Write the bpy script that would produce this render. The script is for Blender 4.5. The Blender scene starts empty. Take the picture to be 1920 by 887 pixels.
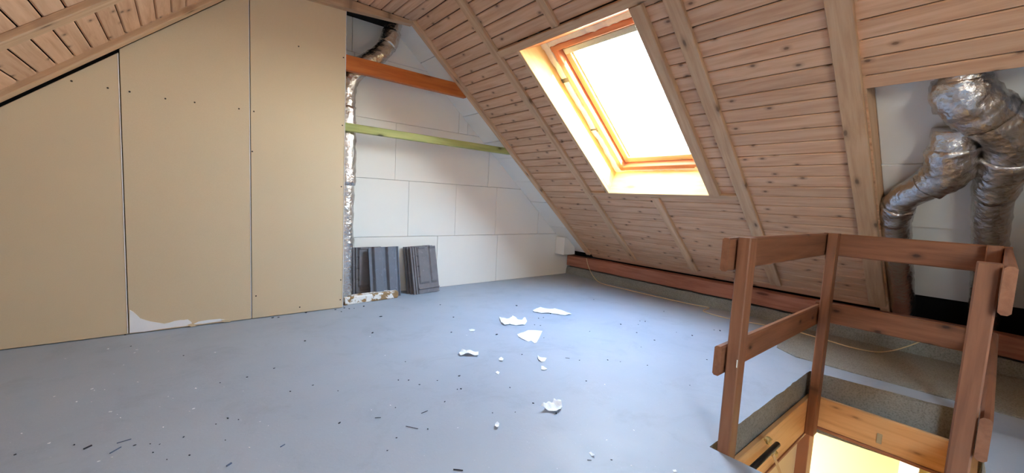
import bpy, bmesh, math, random
from mathutils import Vector, Matrix, noise
random.seed(7)
SC = bpy.context.scene
COL = SC.collection

# ------------------------------------------------------------------ camera
YAW, PITCH, ROLL, FPX = 0.689635, -0.089861, 0.05045, 758.307
CAM = Vector((0.0, 0.0, 0.88))
_f = Vector((math.sin(YAW)*math.cos(PITCH), math.cos(YAW)*math.cos(PITCH), math.sin(PITCH)))
_r = Vector((math.cos(YAW), -math.sin(YAW), 0)); _u = _r.cross(_f)
_r2 = math.cos(ROLL)*_r + math.sin(ROLL)*_u
_u2 = -math.sin(ROLL)*_r + math.cos(ROLL)*_u
cd = bpy.data.cameras.new('camera'); cam = bpy.data.objects.new('camera', cd); COL.objects.link(cam)
M = Matrix.Identity(4)
for i in range(3):
    M[i][0], M[i][1], M[i][2], M[i][3] = _r2[i], _u2[i], -_f[i], CAM[i]
cam.matrix_world = M
cd.sensor_width = 36.0; cd.lens = FPX/1920*36.0; cd.clip_start = 0.02; cd.clip_end = 200
SC.camera = cam

# ------------------------------------------------------------------ light and exposure
# bright hazy sky: white towards the horizon, bluer and dimmer overhead, dull ground below
SKY_STRENGTH = 36.0; SUN_STRENGTH = 60.0
w = bpy.data.worlds.new('sky'); SC.world = w; w.use_nodes = True; wt = w.node_tree
bgn = wt.nodes['Background']; bgn.inputs[1].default_value = SKY_STRENGTH
tc = wt.nodes.new('ShaderNodeTexCoord'); sx = wt.nodes.new('ShaderNodeSeparateXYZ'); mr = wt.nodes.new('ShaderNodeMapRange'); rp = wt.nodes.new('ShaderNodeValToRGB')
mr.inputs['From Min'].default_value = -1.0
wt.links.new(tc.outputs['Generated'], sx.inputs[0]); wt.links.new(sx.outputs['Z'], mr.inputs['Value']); wt.links.new(mr.outputs[0], rp.inputs[0]); wt.links.new(rp.outputs[0], bgn.inputs[0])
el = rp.color_ramp.elements
for _ in range(3): el.new(.5)
for q, (p, c) in zip(el, ((.0, (.20, .19, .17)), (.485, (.26, .25, .23)), (.515, (1.0, 1.0, .98)), (.70, (.62, .77, .95)), (1.0, (.34, .53, .86)))):
    q.position = p; q.color = (*c, 1)
sl_ = bpy.data.lights.new('sun', 'SUN'); sl_.energy = SUN_STRENGTH; sl_.color = (1.0, .95, .86); sl_.angle = math.radians(.6)
sun = bpy.data.objects.new('sun', sl_); COL.objects.link(sun)
sun.rotation_euler = Vector((-.055, .9, -.365)).to_track_quat('-Z', 'Y').to_euler()      # low sun from behind, grazing the roof window
vs = SC.view_settings
vs.view_transform = 'Standard'; vs.look = 'None'; vs.exposure = 0.82; vs.gamma = 1.0; vs.use_curve_mapping = False
SC.cycles.max_bounces = 10; SC.cycles.diffuse_bounces = 7; SC.cycles.transparent_max_bounces = 12
SC.cycles.sample_clamp_indirect = 12.0

# ------------------------------------------------------------------ roof frames
TA = 0.84; AL = math.atan(TA); CA, SA = math.cos(AL), math.sin(AL)
X0, Z0 = 1.429, 2.223                       # right slope meets the flat ceiling
TB = 0.868; BE = math.atan(TB); CB, SB = math.cos(BE), math.sin(BE)
XL = 0.4917                                 # left slope meets the flat ceiling
def SR(s, y, o=0.0): return Vector((X0 + s*CA + o*SA, y, Z0 - s*SA + o*CA))
def SL(s, y, o=0.0): return Vector((XL - s*CB - o*SB, y, Z0 - s*SB + o*CB))
DR = Vector((CA, 0, -SA)); NR = Vector((SA, 0, CA)); DL = Vector((-CB, 0, -SB)); NL = Vector((-SB, 0, CB))
UX, UY, UZ = Vector((1,0,0)), Vector((0,1,0)), Vector((0,0,1))
def ray(px, py): return (_f + _r2*((px-960)/FPX) - _u2*((py-443.5)/FPX))
def floor_at(px, py, z=0.0):
    d = ray(px, py); t = (z-CAM.z)/d.z; return CAM + d*t
def ywall_at(px, py, y):
    d = ray(px, py); return CAM + d*(y/d.y)
def xwall_at(px, py, x):
    d = ray(px, py); return CAM + d*(x/d.x)

# ------------------------------------------------------------------ helpers
def tag(o, label=None, cat=None, group=None, kind=None):
    if label: o['label'] = label
    if cat: o['category'] = cat
    if group: o['group'] = group
    if kind: o['kind'] = kind
    return o
def link(name, me, mat=None, parent=None, mw=None, smooth=False):
    o = bpy.data.objects.new(name, me); COL.objects.link(o)
    if mat and not me.materials: me.materials.append(mat)
    if parent is not None: o.parent = parent
    if parent is not None and mw is None: mw = Matrix.Identity(4)
    if mw is not None: o.matrix_local = (parent.matrix_world.inverted() @ mw) if parent is not None else mw
    if smooth:
        for p in me.polygons: p.use_smooth = True
    return o
def mesh(name, v, f, mat=None, parent=None, mw=None, smooth=False):
    me = bpy.data.meshes.new(name); me.from_pydata([tuple(a) for a in v], [], f)
    me.validate(); me.update()
    return link(name, me, mat, parent, mw, smooth)
def empty(name, loc=(0,0,0)):
    o = bpy.data.objects.new(name, None); COL.objects.link(o); o.location = loc; o.empty_display_size = .05
    o.matrix_world = Matrix.Translation(loc)
    return o
def frame(o, ax, ay, az):
    m = Matrix.Identity(4)
    for i in range(3): m[i][0], m[i][1], m[i][2], m[i][3] = ax[i], ay[i], az[i], o[i]
    return m
def bar_data(L, W, T, c=0.003, jag=0.0, seg=1):
    """a timber: length along local x (0..L), width y, thickness z, long edges chamfered"""
    h, t = W/2, T/2
    prof = [(-h, -t+c), (-h+c, -t), (h-c, -t), (h, -t+c), (h, t-c), (h-c, t), (-h+c, t), (-h, t-c)]
    v = []; f = []
    for k in range(seg+1):
        x = L*k/seg
        dy = random.uniform(-jag, jag); dz = random.uniform(-jag, jag)
        v += [(x, a+dy, b+dz) for a, b in prof]
    for k in range(seg):
        for i in range(8):
            j = (i+1) % 8
            f.append((k*8+i, k*8+j, (k+1)*8+j, (k+1)*8+i))
    f.append(tuple(range(7, -1, -1))); f.append(tuple(seg*8+i for i in range(8)))
    return v, f
def bar(name, p0, p1, wdir, W, T, mat, parent=None, c=0.003, jag=0, seg=1):
    """timber from p0 to p1 (centre line), W measured along wdir"""
    ax = (p1-p0); L = ax.length; ax.normalize()
    ay = (wdir - ax*wdir.dot(ax)).normalized(); az = ax.cross(ay)
    v, f = bar_data(L, W, T, c, jag, seg)
    return mesh(name, v, f, mat, parent, frame(p0, ax, ay, az))
def box(name, lo, hi, mat, parent=None, c=0.002):
    """axis aligned timber, grain along its longest side"""
    lo, hi = Vector(lo), Vector(hi); d = hi-lo; mid = (lo+hi)/2
    i = max(range(3), key=lambda q: d[q]); j = (i+1) % 3; k = (i+2) % 3
    if d[k] > d[j]: j, k = k, j
    ax = [UX, UY, UZ][i]; ay = [UX, UY, UZ][j]
    p0 = mid - ax*d[i]/2; p1 = mid + ax*d[i]/2
    return bar(name, p0, p1, ay, d[j], d[k], mat, parent, min(c, d[j]*.3, d[k]*.3))
def prism(name, pts, y0, y1, mat, parent=None, bev=0.0):
    """polygon in x-z, extruded along y"""
    n = len(pts)
    v = [(a, y0, b) for a, b in pts] + [(a, y1, b) for a, b in pts]
    f = [tuple(range(n)), tuple(range(2*n-1, n-1, -1))] + [(i, n+i, n+(i+1) % n, (i+1) % n) for i in range(n)]
    o = mesh(name, v, f, mat, parent)
    bm = bmesh.new(); bm.from_mesh(o.data); bmesh.ops.recalc_face_normals(bm, faces=bm.faces)
    if bev: bmesh.ops.bevel(bm, geom=bm.edges[:], offset=bev, segments=1, affect='EDGES')
    bm.to_mesh(o.data); bm.free()
    return o
def catmull(pts, n):
    P = [pts[0]*2-pts[1]] + list(pts) + [pts[-1]*2-pts[-2]]; out = []
    for i in range(1, len(P)-2):
        a, b, c, d = P[i-1:i+3]
        for k in range(n):
            t = k/n
            out.append(.5*((2*b)+(c-a)*t+(2*a-5*b+4*c-d)*t*t+(3*b-a-3*c+d)*t**3))
    out.append(pts[-1].copy()); return out
def tube(name, path, rad, mat, parent=None, seg=12, crumple=0.0, freq=20, ring=0.0, pitch=0.02):
    n = len(path); v = []; f = []
    R = rad if isinstance(rad, (list, tuple)) else [rad]*n
    T0 = (path[1]-path[0]).normalized(); up = UX if abs(T0.x) < .8 else UY
    N = (up - T0*up.dot(T0)).normalized(); acc = 0
    for i, p in enumerate(path):
        T = (path[min(i+1, n-1)]-path[max(i-1, 0)]).normalized()
        N = (N - T*N.dot(T)).normalized(); B = T.cross(N)
        if i: acc += (p-path[i-1]).length
        for k in range(seg):
            a = 2*math.pi*k/seg; d = N*math.cos(a)+B*math.sin(a); q = p+d*R[i]
            r = R[i]
            if ring: r += ring*math.sin(2*math.pi*acc/pitch)
            if crumple: r += crumple*(noise.noise(q*freq)+.6*noise.noise(q*freq*2.3+Vector((5, 1, 2))))
            v.append(p+d*r)
    for i in range(n-1):
        for k in range(seg):
            j = (k+1) % seg
            f.append((i*seg+k, i*seg+j, (i+1)*seg+j, (i+1)*seg+k))
    f.append(tuple(range(seg-1, -1, -1))); f.append(tuple((n-1)*seg+k for k in range(seg)))
    return mesh(name, v, f, mat, parent, smooth=True)

# ------------------------------------------------------------------ materials
def lin(r, g, b): return tuple(((c/255+.055)/1.055)**2.4 if c/255 > .04045 else c/255/12.92 for c in (r, g, b))
class NT:
    def __init__(s, name):
        s.m = bpy.data.materials.new(name); s.m.use_nodes = True; s.t = s.m.node_tree
        s.b = s.t.nodes['Principled BSDF']
    def n(s, ty, **kw):
        x = s.t.nodes.new(ty)
        for k, v in kw.items():
            if k.startswith('i_'): x.inputs[k[2:].replace('_', ' ')].default_value = v
            else: setattr(x, k, v)
        return x
    def l(s, a, b): s.t.links.new(a, b)
    def coord(s, scale=(1,1,1), rnd=True, kind='Object'):
        tc = s.n('ShaderNodeTexCoord'); mp = s.n('ShaderNodeMapping'); mp.inputs['Scale'].default_value = scale
        s.l(tc.outputs[kind], mp.inputs['Vector'])
        if rnd:
            oi = s.n('ShaderNodeObjectInfo'); vm = s.n('ShaderNodeVectorMath', operation='SCALE')
            vm.inputs[0].default_value = (37, 53, 29); s.l(oi.outputs['Random'], vm.inputs['Scale'])
            ad = s.n('ShaderNodeVectorMath', operation='ADD'); s.l(mp.outputs[0], ad.inputs[0]); s.l(vm.outputs[0], ad.inputs[1])
            return ad.outputs[0]
        return mp.outputs[0]
    def noise(s, vec, scale=5, detail=4, rough=.55, dist=0):
        x = s.n('ShaderNodeTexNoise'); x.inputs['Scale'].default_value = scale; x.inputs['Detail'].default_value = detail
        x.inputs['Roughness'].default_value = rough; x.inputs['Distortion'].default_value = dist; s.l(vec, x.inputs['Vector']); return x.outputs['Fac']
    def ramp(s, fac, stops):
        x = s.n('ShaderNodeValToRGB'); e = x.color_ramp.elements
        while len(e) < len(stops): e.new(.5)
        for q, (p, c) in zip(e, stops):
            q.position = p; q.color = (*c, 1) if len(c) == 3 else c
        s.l(fac, x.inputs[0]); return x.outputs[0]
    def mix(s, fac, a, b, mode='MIX'):
        x = s.n('ShaderNodeMix', data_type='RGBA', blend_type=mode)
        for sock, val in ((x.inputs[0], fac), (x.inputs[6], a), (x.inputs[7], b)):
            if hasattr(val, 'links'): s.l(val, sock)
            else: sock.default_value = val if isinstance(val, float) else (*val, 1)
        return x.outputs[2]
    def math(s, op, a, b=None, c=None):
        x = s.n('ShaderNodeMath', operation=op)
        for i, q in enumerate((a, b, c)):
            if q is None: continue
            if hasattr(q, 'links'): s.l(q, x.inputs[i])
            else: x.inputs[i].default_value = q
        return x.outputs[0]
    def bump(s, h, strength=.3, dist=.002):
        x = s.n('ShaderNodeBump'); x.inputs['Strength'].default_value = strength; x.inputs['Distance'].default_value = dist
        s.l(h, x.inputs['Height']); s.l(x.outputs[0], s.b.inputs['Normal'])
    def done(s, col, rough=.7, spec=.3, metal=0):
        if hasattr(col, 'links'): s.l(col, s.b.inputs['Base Color'])
        else: s.b.inputs['Base Color'].default_value = (*col, 1)
        if hasattr(rough, 'links'): s.l(rough, s.b.inputs['Roughness'])
        else: s.b.inputs['Roughness'].default_value = rough
        s.b.inputs['Specular IOR Level'].default_value = spec; s.b.inputs['Metallic'].default_value = metal
        return s.m
def wood(name, light, mid, dark, knot=.8, kscale=(2.2, 8, 0.01), rough=.62, spec=.25, var=.12, dens=.10):
    t = NT(name)
    a = t.noise(t.coord((1.2, 16, 16)), 2.2, 5, .6, .6)
    g = t.noise(t.coord((3, 120, 120)), 3, 3, .6)
    ring = t.math('SINE', t.math('MULTIPLY', t.noise(t.coord((.45, 6, 6)), 1.6, 3, .5, .4), 42.0))
    ring = t.math('MULTIPLY_ADD', ring, .5, .5)
    c = t.ramp(a, [(.22, dark), (.5, mid), (.80, light)])
    c = t.mix(t.math('MULTIPLY', ring, .16), c, dark)
    c = t.mix(t.math('MULTIPLY', g, .30), c, mid)
    kv = t.n('ShaderNodeTexVoronoi', voronoi_dimensions='2D'); kv.inputs['Scale'].default_value = 1.0
    wv = t.coord(kscale); t.l(wv, kv.inputs['Vector'])
    kd = t.math('ADD', kv.outputs['Distance'], t.math('MULTIPLY', t.math('SUBTRACT', t.noise(t.coord((20, 40, 5)), 2, 2), .5), .06))
    km = t.ramp(kd, [(dens*.45, (1, 1, 1)), (dens, (.35, .35, .35)), (dens*2.2, (0, 0, 0))])
    sc_ = t.n('ShaderNodeSeparateColor'); t.l(kv.outputs['Color'], sc_.inputs[0]); km = t.math('MULTIPLY', km, t.math('GREATER_THAN', sc_.outputs[0], .5))
    c = t.mix(t.math('MULTIPLY', km, knot), c, tuple(q*.28 for q in dark))
    oi = t.n('ShaderNodeObjectInfo')
    hv = t.n('ShaderNodeHueSaturation'); t.l(c, hv.inputs['Color'])
    t.l(t.math('MULTIPLY_ADD', oi.outputs['Random'], var*2, 1-var), hv.inputs['Value'])
    t.bump(t.math('ADD', g, t.math('MULTIPLY', ring, .5)), .25, .0012)
    return t.done(hv.outputs[0], rough, spec)
def plain(name, col, rough=.8, spec=.2, metal=0, var=.10, nscale=6, bstr=.2, bdist=.002, bscale=60, rnd=True):
    t = NT(name); v = t.coord(rnd=rnd)
    n1 = t.noise(v, nscale, 5); n2 = t.noise(v, bscale, 3)
    c = t.mix(n1, tuple(q*(1-var) for q in col), tuple(min(1, q*(1+var)) for q in col))
    t.bump(n2, bstr, bdist)
    return t.done(c, rough, spec, metal)

BOARD = wood('pine_boarding', lin(224,186,154), lin(210,167,133), lin(178,130,97), .85, (6.0, 10, .01), var=.07, dens=.085)
LATH = wood('pine_lath', lin(220,186,152), lin(204,166,130), lin(172,130,96), .8, (3, 8, .01), dens=.08)
REVEAL = wood('pine_lining', lin(242,214,156), lin(236,202,138), lin(214,170,100), .6, (2, 6, .01), var=.03)
RAIL = wood('rail_timber', lin(156,106,76), lin(138,90,62), lin(106,64,42), .9, (5, 9, .01), .5, .35, var=.06, dens=.09)
ORANGE = wood('orange_timber', lin(204,122,62), lin(188,104,48), lin(160,82,36), .7, (2, 6, .01), .5, .3)
GREEN = wood('green_treated_timber', lin(180,180,120), lin(160,164,102), lin(126,126,76), .9, (3.5, 9, .01), .6, .25)
PLATE = wood('reddish_timber', lin(184,128,106), lin(168,112,90), lin(132,80,62), .8, (1.6, 7, .01), .75, .15)
HATCHW = wood('hatch_lining_wood', lin(232,188,136), lin(222,172,118), lin(194,140,88), .6, (4, 12, .01), .5, .3, var=.03, dens=.07)
FRAMEW = wood('window_frame_wood', lin(206,130,82), lin(192,114,68), lin(158,86,48), .3, (1, 5, .01), .4, .4)
def m_panel():
    t = NT('plasterboard_paper'); v = t.coord(rnd=True)
    c = t.mix(t.noise(v, 1.4, 5, .6), lin(213,191,158), lin(223,203,170))
    c = t.mix(t.ramp(t.noise(v, 9, 6, .7), [(.62, (0,0,0)), (.82, (.5,.5,.5))]), c, lin(212,190,150))
    c = t.mix(t.math('MULTIPLY', t.noise(v, 260, 2), .18), c, lin(160,130,92))
    t.bump(t.noise(v, 180, 3), .15, .0006); return t.done(c, .62, .35)
PANEL = m_panel()
def m_floor():
    t = NT('grey_floor_paint'); v = t.coord(rnd=False)
    c = t.mix(t.noise(v, 1.1, 6, .62), lin(152,160,172), lin(176,184,194))
    c = t.mix(t.ramp(t.noise(v, 3.2, 8, .72, .6), [(.52, (0,0,0)), (.75, (.55,.55,.55))]), c, lin(140,146,156))
    c = t.mix(t.ramp(t.noise(v, 38, 5, .7), [(.64, (0,0,0)), (.78, (.35,.35,.35))]), c, lin(120,126,136))
    c = t.mix(t.ramp(t.noise(v, 120, 2, .5), [(.70, (0,0,0)), (.76, (.6,.6,.6))]), c, lin(206,210,214))
    h = t.math('ADD', t.noise(v, 14, 6, .6), t.math('MULTIPLY', t.noise(v, 90, 3), .4)); t.bump(h, .28, .003)
    return t.done(c, t.math('MULTIPLY_ADD', t.noise(v, 6, 4), .25, .40), .38)
FLOOR = m_floor()
def m_conc(name, a, b, bs=.7):
    t = NT(name); v = t.coord(rnd=False)
    c = t.mix(t.noise(v, 7, 7, .7), a, b)
    c = t.mix(t.ramp(t.noise(v, 130, 3, .6), [(.45, (0,0,0)), (.7, (.7,.7,.7))]), c, tuple(q*.6 for q in a))
    t.bump(t.math('ADD', t.noise(v, 40, 6, .7), t.noise(v, 160, 3)), bs, .004)
    return t.done(c, .95, .1)
CONC = m_conc('raw_concrete', lin(134,132,125), lin(168,165,156))
SCREED = m_conc('rough_screed', lin(140,134,124), lin(172,166,154), .8)
EPS = plain('white_insulation_board', lin(236,232,224), .85, .15, var=.035, nscale=3, bstr=.12, bscale=160)
EPS2 = plain('dull_insulation_board', lin(224,222,216), .9, .1, var=.05, nscale=4, bstr=.2, bscale=140)
PLASTER = plain('grey_white_plaster', lin(205,200,190), .9, .1, var=.05)
DARK = plain('dark_underlay', lin(46,42,40), .95, .05)
FOAM = plain('sealing_foam', lin(232,222,198), .9, .1, var=.08, nscale=30, bstr=.8, bscale=60, bdist=.006)
GYP = plain('white_gypsum_core', lin(240,240,242), .9, .1, var=.03, nscale=20)
PAPER = plain('white_paper', lin(244,246,248), .8, .2, var=.02, nscale=15, bstr=.3, bscale=40, bdist=.003)
DIRT = plain('dark_crumb', lin(58,56,62), .9, .1, var=.3, nscale=30)
BLUE = plain('blue_grey_splinter', lin(96,106,128), .8, .1)
INK = plain('black_ink', lin(50,54,70), .8, .1)
def m_foil(name, tint, rough, bs):
    t = NT(name); v = t.coord(rnd=False)
    vo = t.n('ShaderNodeTexVoronoi'); vo.inputs['Scale'].default_value = 48; t.l(v, vo.inputs['Vector'])
    h = t.math('ADD', t.noise(v, 34, 5, .65, 1.2), t.math('MULTIPLY', vo.outputs['Distance'], .7)); t.bump(h, bs, .004)
    c = t.mix(t.noise(v, 14, 3), tint, tuple(q*.72 for q in tint))
    return t.done(c, rough, .5, 1.0)
FOIL = m_foil('crumpled_foil', lin(222,216,210), .26, .9)
FOILS = m_foil('smooth_foil', lin(178,178,184), .34, .45)
def m_tile(name, a, b):
    t = NT(name); v = t.coord(rnd=True)
    c = t.mix(t.noise(v, 12, 7, .65), a, b)
    c = t.mix(t.ramp(t.noise(v, 26, 6, .7, .5), [(.58, (0,0,0)), (.75, (.5,.5,.5))]), c, tuple(min(1, q*1.9) for q in b))
    t.bump(t.noise(v, 170, 4), .3, .001); return t.done(c, .7, .25)
TILE = m_tile('slate_grey_tile', lin(98,102,112), lin(124,128,138))
TILEB = m_tile('grey_tile_underside', lin(104,99,101), lin(136,130,131))
def m_peel():
    t = NT('peeling_white_paint'); v = t.coord(rnd=False)
    g = t.mix(t.noise(t.coord((2, 30, 30)), 3, 4), lin(172,140,100), lin(140,106,70))
    k = t.ramp(t.noise(v, 17, 6, .6, .4), [(.47, (0,0,0)), (.50, (1,1,1))])
    t.bump(k, .5, .002); return t.done(t.mix(k, g, lin(238,234,228)), .75, .2)
PEEL = m_peel()
CREAM = plain('cream_wall_paint', lin(226,208,178), .85, .15, var=.02, nscale=2)
YELLOW = plain('pale_yellow_wall_paint', lin(206,188,128), .85, .15, var=.02, nscale=2)
WHITEP = plain('white_casing_paint', lin(244,240,230), .6, .3, var=.01)
JAMB = plain('brown_door_jamb', lin(160,108,80), .5, .3, var=.08)
STEEL = plain('dark_steel', lin(62,58,56), .45, .5, .8, var=.2, nscale=30)
BRASS = plain('yellowed_brass', lin(196,170,110), .4, .5, .7, var=.2, nscale=40)
ZINC = plain('zinc_plate', lin(186,180,160), .4, .5, .6, var=.15, nscale=50)
STRAP = plain('webbing_strap', lin(206,176,136), .8, .2)
CABLE = plain('beige_cable_sheath', lin(220,196,156), .5, .3)
SCREW = plain('screw_head', lin(70,60,50), .5, .4, .5)
SLIVER = plain('raw_wood_chip', lin(238,226,208), .8, .2)
def m_glass():
    t = NT('window_glass'); nt = t.t
    tr = t.n('ShaderNodeBsdfTransparent'); tr.inputs[0].default_value = (.93, .96, .95, 1)
    gl = t.n('ShaderNodeBsdfGlossy'); gl.inputs['Roughness'].default_value = .02
    mx = t.n('ShaderNodeMixShader'); mx.inputs[0].default_value = .05; t.l(tr.outputs[0], mx.inputs[1]); t.l(gl.outputs[0], mx.inputs[2])
    t.l(mx.outputs[0], nt.nodes['Material Output'].inputs['Surface']); nt.nodes.remove(t.b); return t.m
GLASS = m_glass()

# ------------------------------------------------------------------ floor with hatch hole
YB = 3.42; YP = 3.12; YF = -2.3
HX0, HX1A, HX1B, HY0, HY1 = 1.515, 2.748, 2.845, -0.042, 0.617
def build_floor():
    # ragged ring of the hole, counter clockwise
    ring = []
    cs = [(HX0, HY0), (HX1B, HY0), (HX1A, HY1), (HX0, HY1)]
    for i in range(4):
        a, b = cs[i], cs[(i+1) % 4]; n = 26 if i % 2 == 0 else 16
        for k in range(n):
            t = k/n; ring.append((a[0]+(b[0]-a[0])*t, a[1]+(b[1]-a[1])*t))
    rag = []
    for i, (x, y) in enumerate(ring):
        j = .006*noise.noise(Vector((x*9, y*9, 1.3)))+.004*noise.noise(Vector((x*40, y*40, 7)))
        corner = abs(x-HX0) < 1e-6 and abs(y-HY0) < 1e-6
        rag.append((x+j, y+j*.8))
    n = len(ring); out = [(-2.4, YF), (4.4, YF), (4.4, YB+.1), (-2.4, YB+.1)]
    v = [(x, y, 0) for x, y in out] + [(x, y, 0) for x, y in rag] + [(x+.003, y+.002, -.012) for x, y in ring] + [(x, y, -.34) for x, y in ring] + [(x, y, -.34) for x, y in out]
    R, R2, R3, OB = 4, 4+n, 4+2*n, 4+3*n
    f = []
    # outer corner k pairs with ring corners
    ci = [0, 26, 42, 68]
    for k in range(4):
        a = ci[k]; b = ci[(k+1) % 4] if k < 3 else n
        idx = [R+(q % n) for q in range(a, b+1)]
        f.append(tuple([k, (k+1) % 4]+idx[::-1]))
        idx = [R3+(q % n) for q in range(a, b+1)]
        f.append(tuple([OB+(k+1) % 4, OB+k]+idx))
        f.append((k, OB+k, OB+(k+1) % 4, (k+1) % 4))
    for q in range(n):
        p = (q+1) % n
        f.append((R+q, R+p, R2+p, R2+q)); f.append((R2+q, R2+p, R3+p, R3+q))
    o = mesh('floor', v, f, FLOOR)
    o.data.materials.append(CONC)
    for p in o.data.polygons:
        c = p.center
        if p.area < 8 and HX0-.05 < c.x < HX1B+.05 and c.z < -.004: p.material_index = 1
        if c.z < -.3: p.material_index = 1
    bm = bmesh.new(); bm.from_mesh(o.data); bmesh.ops.triangulate(bm, faces=[q for q in bm.faces if len(q.verts) > 4]); bm.to_mesh(o.data); bm.free()
    tag(o, 'grey painted attic floor', None, None, 'structure')
    return o
floor = build_floor()
# rough unpainted screed beside the hatch
def slab(name, pts, z0, z1, mat, parent):
    n = len(pts); v = [(a, b, z0) for a, b in pts]+[(a, b, z1) for a, b in pts]
    f = [tuple(range(n-1, -1, -1)), tuple(range(n, 2*n))]+[(i, (i+1) % n, n+(i+1) % n, n+i) for i in range(n)]
    return mesh(name, v, f, mat, parent)
sp = [(3.71, -1.6), (3.71, .98), (3.45, .985), (3.02, .87)]
front = [(2.935+.03*(.6-y)*.9+.008*noise.noise(Vector((0, y*8, 3))), y) for y in (.74, .6, .45, .3, .15, 0, -.2, -.5, -.9, -1.6)]
slab('screed_patch', (sp+front)[::-1], .0005, .006, SCREED, floor)
# concrete upstand under the timber plate
def curb():
    n = 90; v = []; f = []
    for i in range(n+1):
        y = YF+(YB-YF)*i/n
        a = .006*noise.noise(Vector((0, y*6, 0))); b = .008*noise.noise(Vector((4, y*9, 0)))
        v += [(3.722+a, y, -.01), (3.727+a, y, .055), (3.737+a, y, .093+b), (4.0, y, .100)]
    for i in range(n):
        for k in range(3): f.append((i*4+k, i*4+k+1, i*4+4+k+1, i*4+4+k))
    o = mesh('baseboard_right', v, f, CONC); tag(o, 'low raw concrete upstand along the foot of the roof slope', None, None, 'structure')
curb()

# ------------------------------------------------------------------ outer roof shells (dark underlay), closed against daylight
W1 = dict(y0=1.347, y1=2.222, s0=.505, s1=1.925)
FILL_L = dict(y0=-1.90, y1=-1.025, s0=.50, s1=1.95)  # unseen window added in the left slope to let in fill light
FILL_R = dict(y0=-1.90, y1=-1.025, s0=.505, s1=1.925)  # another added out of view, brightening the left slope and panels
def shell(name, P, s_list, y_list, hole, o0, o1, mat):
    v = []; f = []
    for o in (o0, o1):
        for s in s_list:
            for y in y_list: v.append(P(s, y, o))
    ny = len(y_list); ns = len(s_list); N = ny*ns
    for i in range(ns-1):
        for j in range(ny-1):
            if (i, j) in hole: continue
            a = i*ny+j; q = (a, a+1, a+ny+1, a+ny)
            f.append(q); f.append(tuple(N+k for k in q[::-1]))
    for i, j in hole:
        q = [i*ny+j, i*ny+j+1, (i+1)*ny+j+1, (i+1)*ny+j]
        for k in range(4): f.append((q[k], q[(k+1) % 4], N+q[(k+1) % 4], N+q[k]))
    o = mesh(name, v, f, mat); return o
rs = shell('ceiling_right', SR, [-.80, W1['s0']-.02, W1['s1']+.02, 4.1], [YF-.05, FILL_R['y0']-.02, FILL_R['y1']+.02, W1['y0']-.02, W1['y1']+.02, YB+.06], ((1, 1), (1, 3)), .19, .215, DARK)
tag(rs, 'right roof slope lined with pine boards around the roof window', None, None, 'structure')
ls = shell('ceiling_left', SL, [-.80, FILL_L['s0']-.02, FILL_L['s1']+.02, 4.1], [YF-.05, FILL_L['y0']-.02, FILL_L['y1']+.02, YB+.06], ((1, 1),), .19, .215, DARK)
tag(ls, 'left roof slope lined with pine boards above the brown panels', None, None, 'structure')
ct = mesh('ceiling', [(XL-.1, YF, Z0+.03), (X0+.1, YF, Z0+.03), (X0+.1, YB+.05, Z0+.03), (XL-.1, YB+.05, Z0+.03)], [(0, 1, 2, 3)], DARK)
tag(ct, 'narrow flat boarded ceiling strip at the top of the roof', None, None, 'structure')

# ------------------------------------------------------------------ boards
def slope_board(P, N, s0, s1, y0, y1, parent, o=.02, t=.014):
    g = .0025
    p0 = P((s0+s1)/2, y0, o+t/2); p1 = P((s0+s1)/2, y1, o+t/2)
    wd = P(s1, 0, 0)-P(s0, 0, 0)
    return bar('board', p0, p1, wd, (s1-s0)-2*g, t, BOARD, parent, .0042)
pit, ph = .0881, .0103
k = 0; s = ph-pit
while s < 3.08:
    a, b = max(s, -.015), min(s+pit, 3.10)
    y_lo = YF
    if b > 1.226+.02: y_lo = .455                 # boarding stops above the opening with the ducts
    spans = [(y_lo, 3.075)]
    m1, m2 = max(a, W1['s0']), min(b, W1['s1'])
    if m2-m1 > .02: spans = ([(YF, FILL_R['y0']-.004), (FILL_R['y1']+.004, W1['y0']-.004)] if y_lo < 0 else [(y_lo, W1['y0']-.004)]) + [(W1['y1']+.004, 3.075)]
    for (q0, q1) in spans:
        aa, bb = a, b
        if bb > 1.226 and q0 < .4 and q1 < -.5: pass
        elif bb > 1.226 and q0 < .4:
            slope_board(SR, NR, aa, bb, .50, q1, rs); q1 = .4995; bb = 1.226
        if bb-aa > .012: slope_board(SR, NR, aa, bb, q0, q1, rs)
        # the board below the cut continues beside the opening
    s += pit; k += 1
pitL = .0832; s = 1.3187-16*pitL
while s < 3.0:
    a, b = max(s, -.01), s+pitL
    spans = [(YF, 3.10)]
    if min(b, FILL_L['s1'])-max(a, FILL_L['s0']) > .02: spans = [(YF, FILL_L['y0']-.004), (FILL_L['y1']+.004, 3.10)]
    for q0, q1 in spans: slope_board(SL, NL, a, b, q0, q1, ls)
    s += pitL
nb = 11; wx = (X0+.012-XL+.012)/nb
for i in range(nb):
    xa = XL-.012+i*wx
    bar('board', Vector((xa+wx/2, YF, Z0+.013)), Vector((xa+wx/2, 3.075, Z0+.013)), UX, wx-.005, .014, BOARD, ct, .0048)

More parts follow.
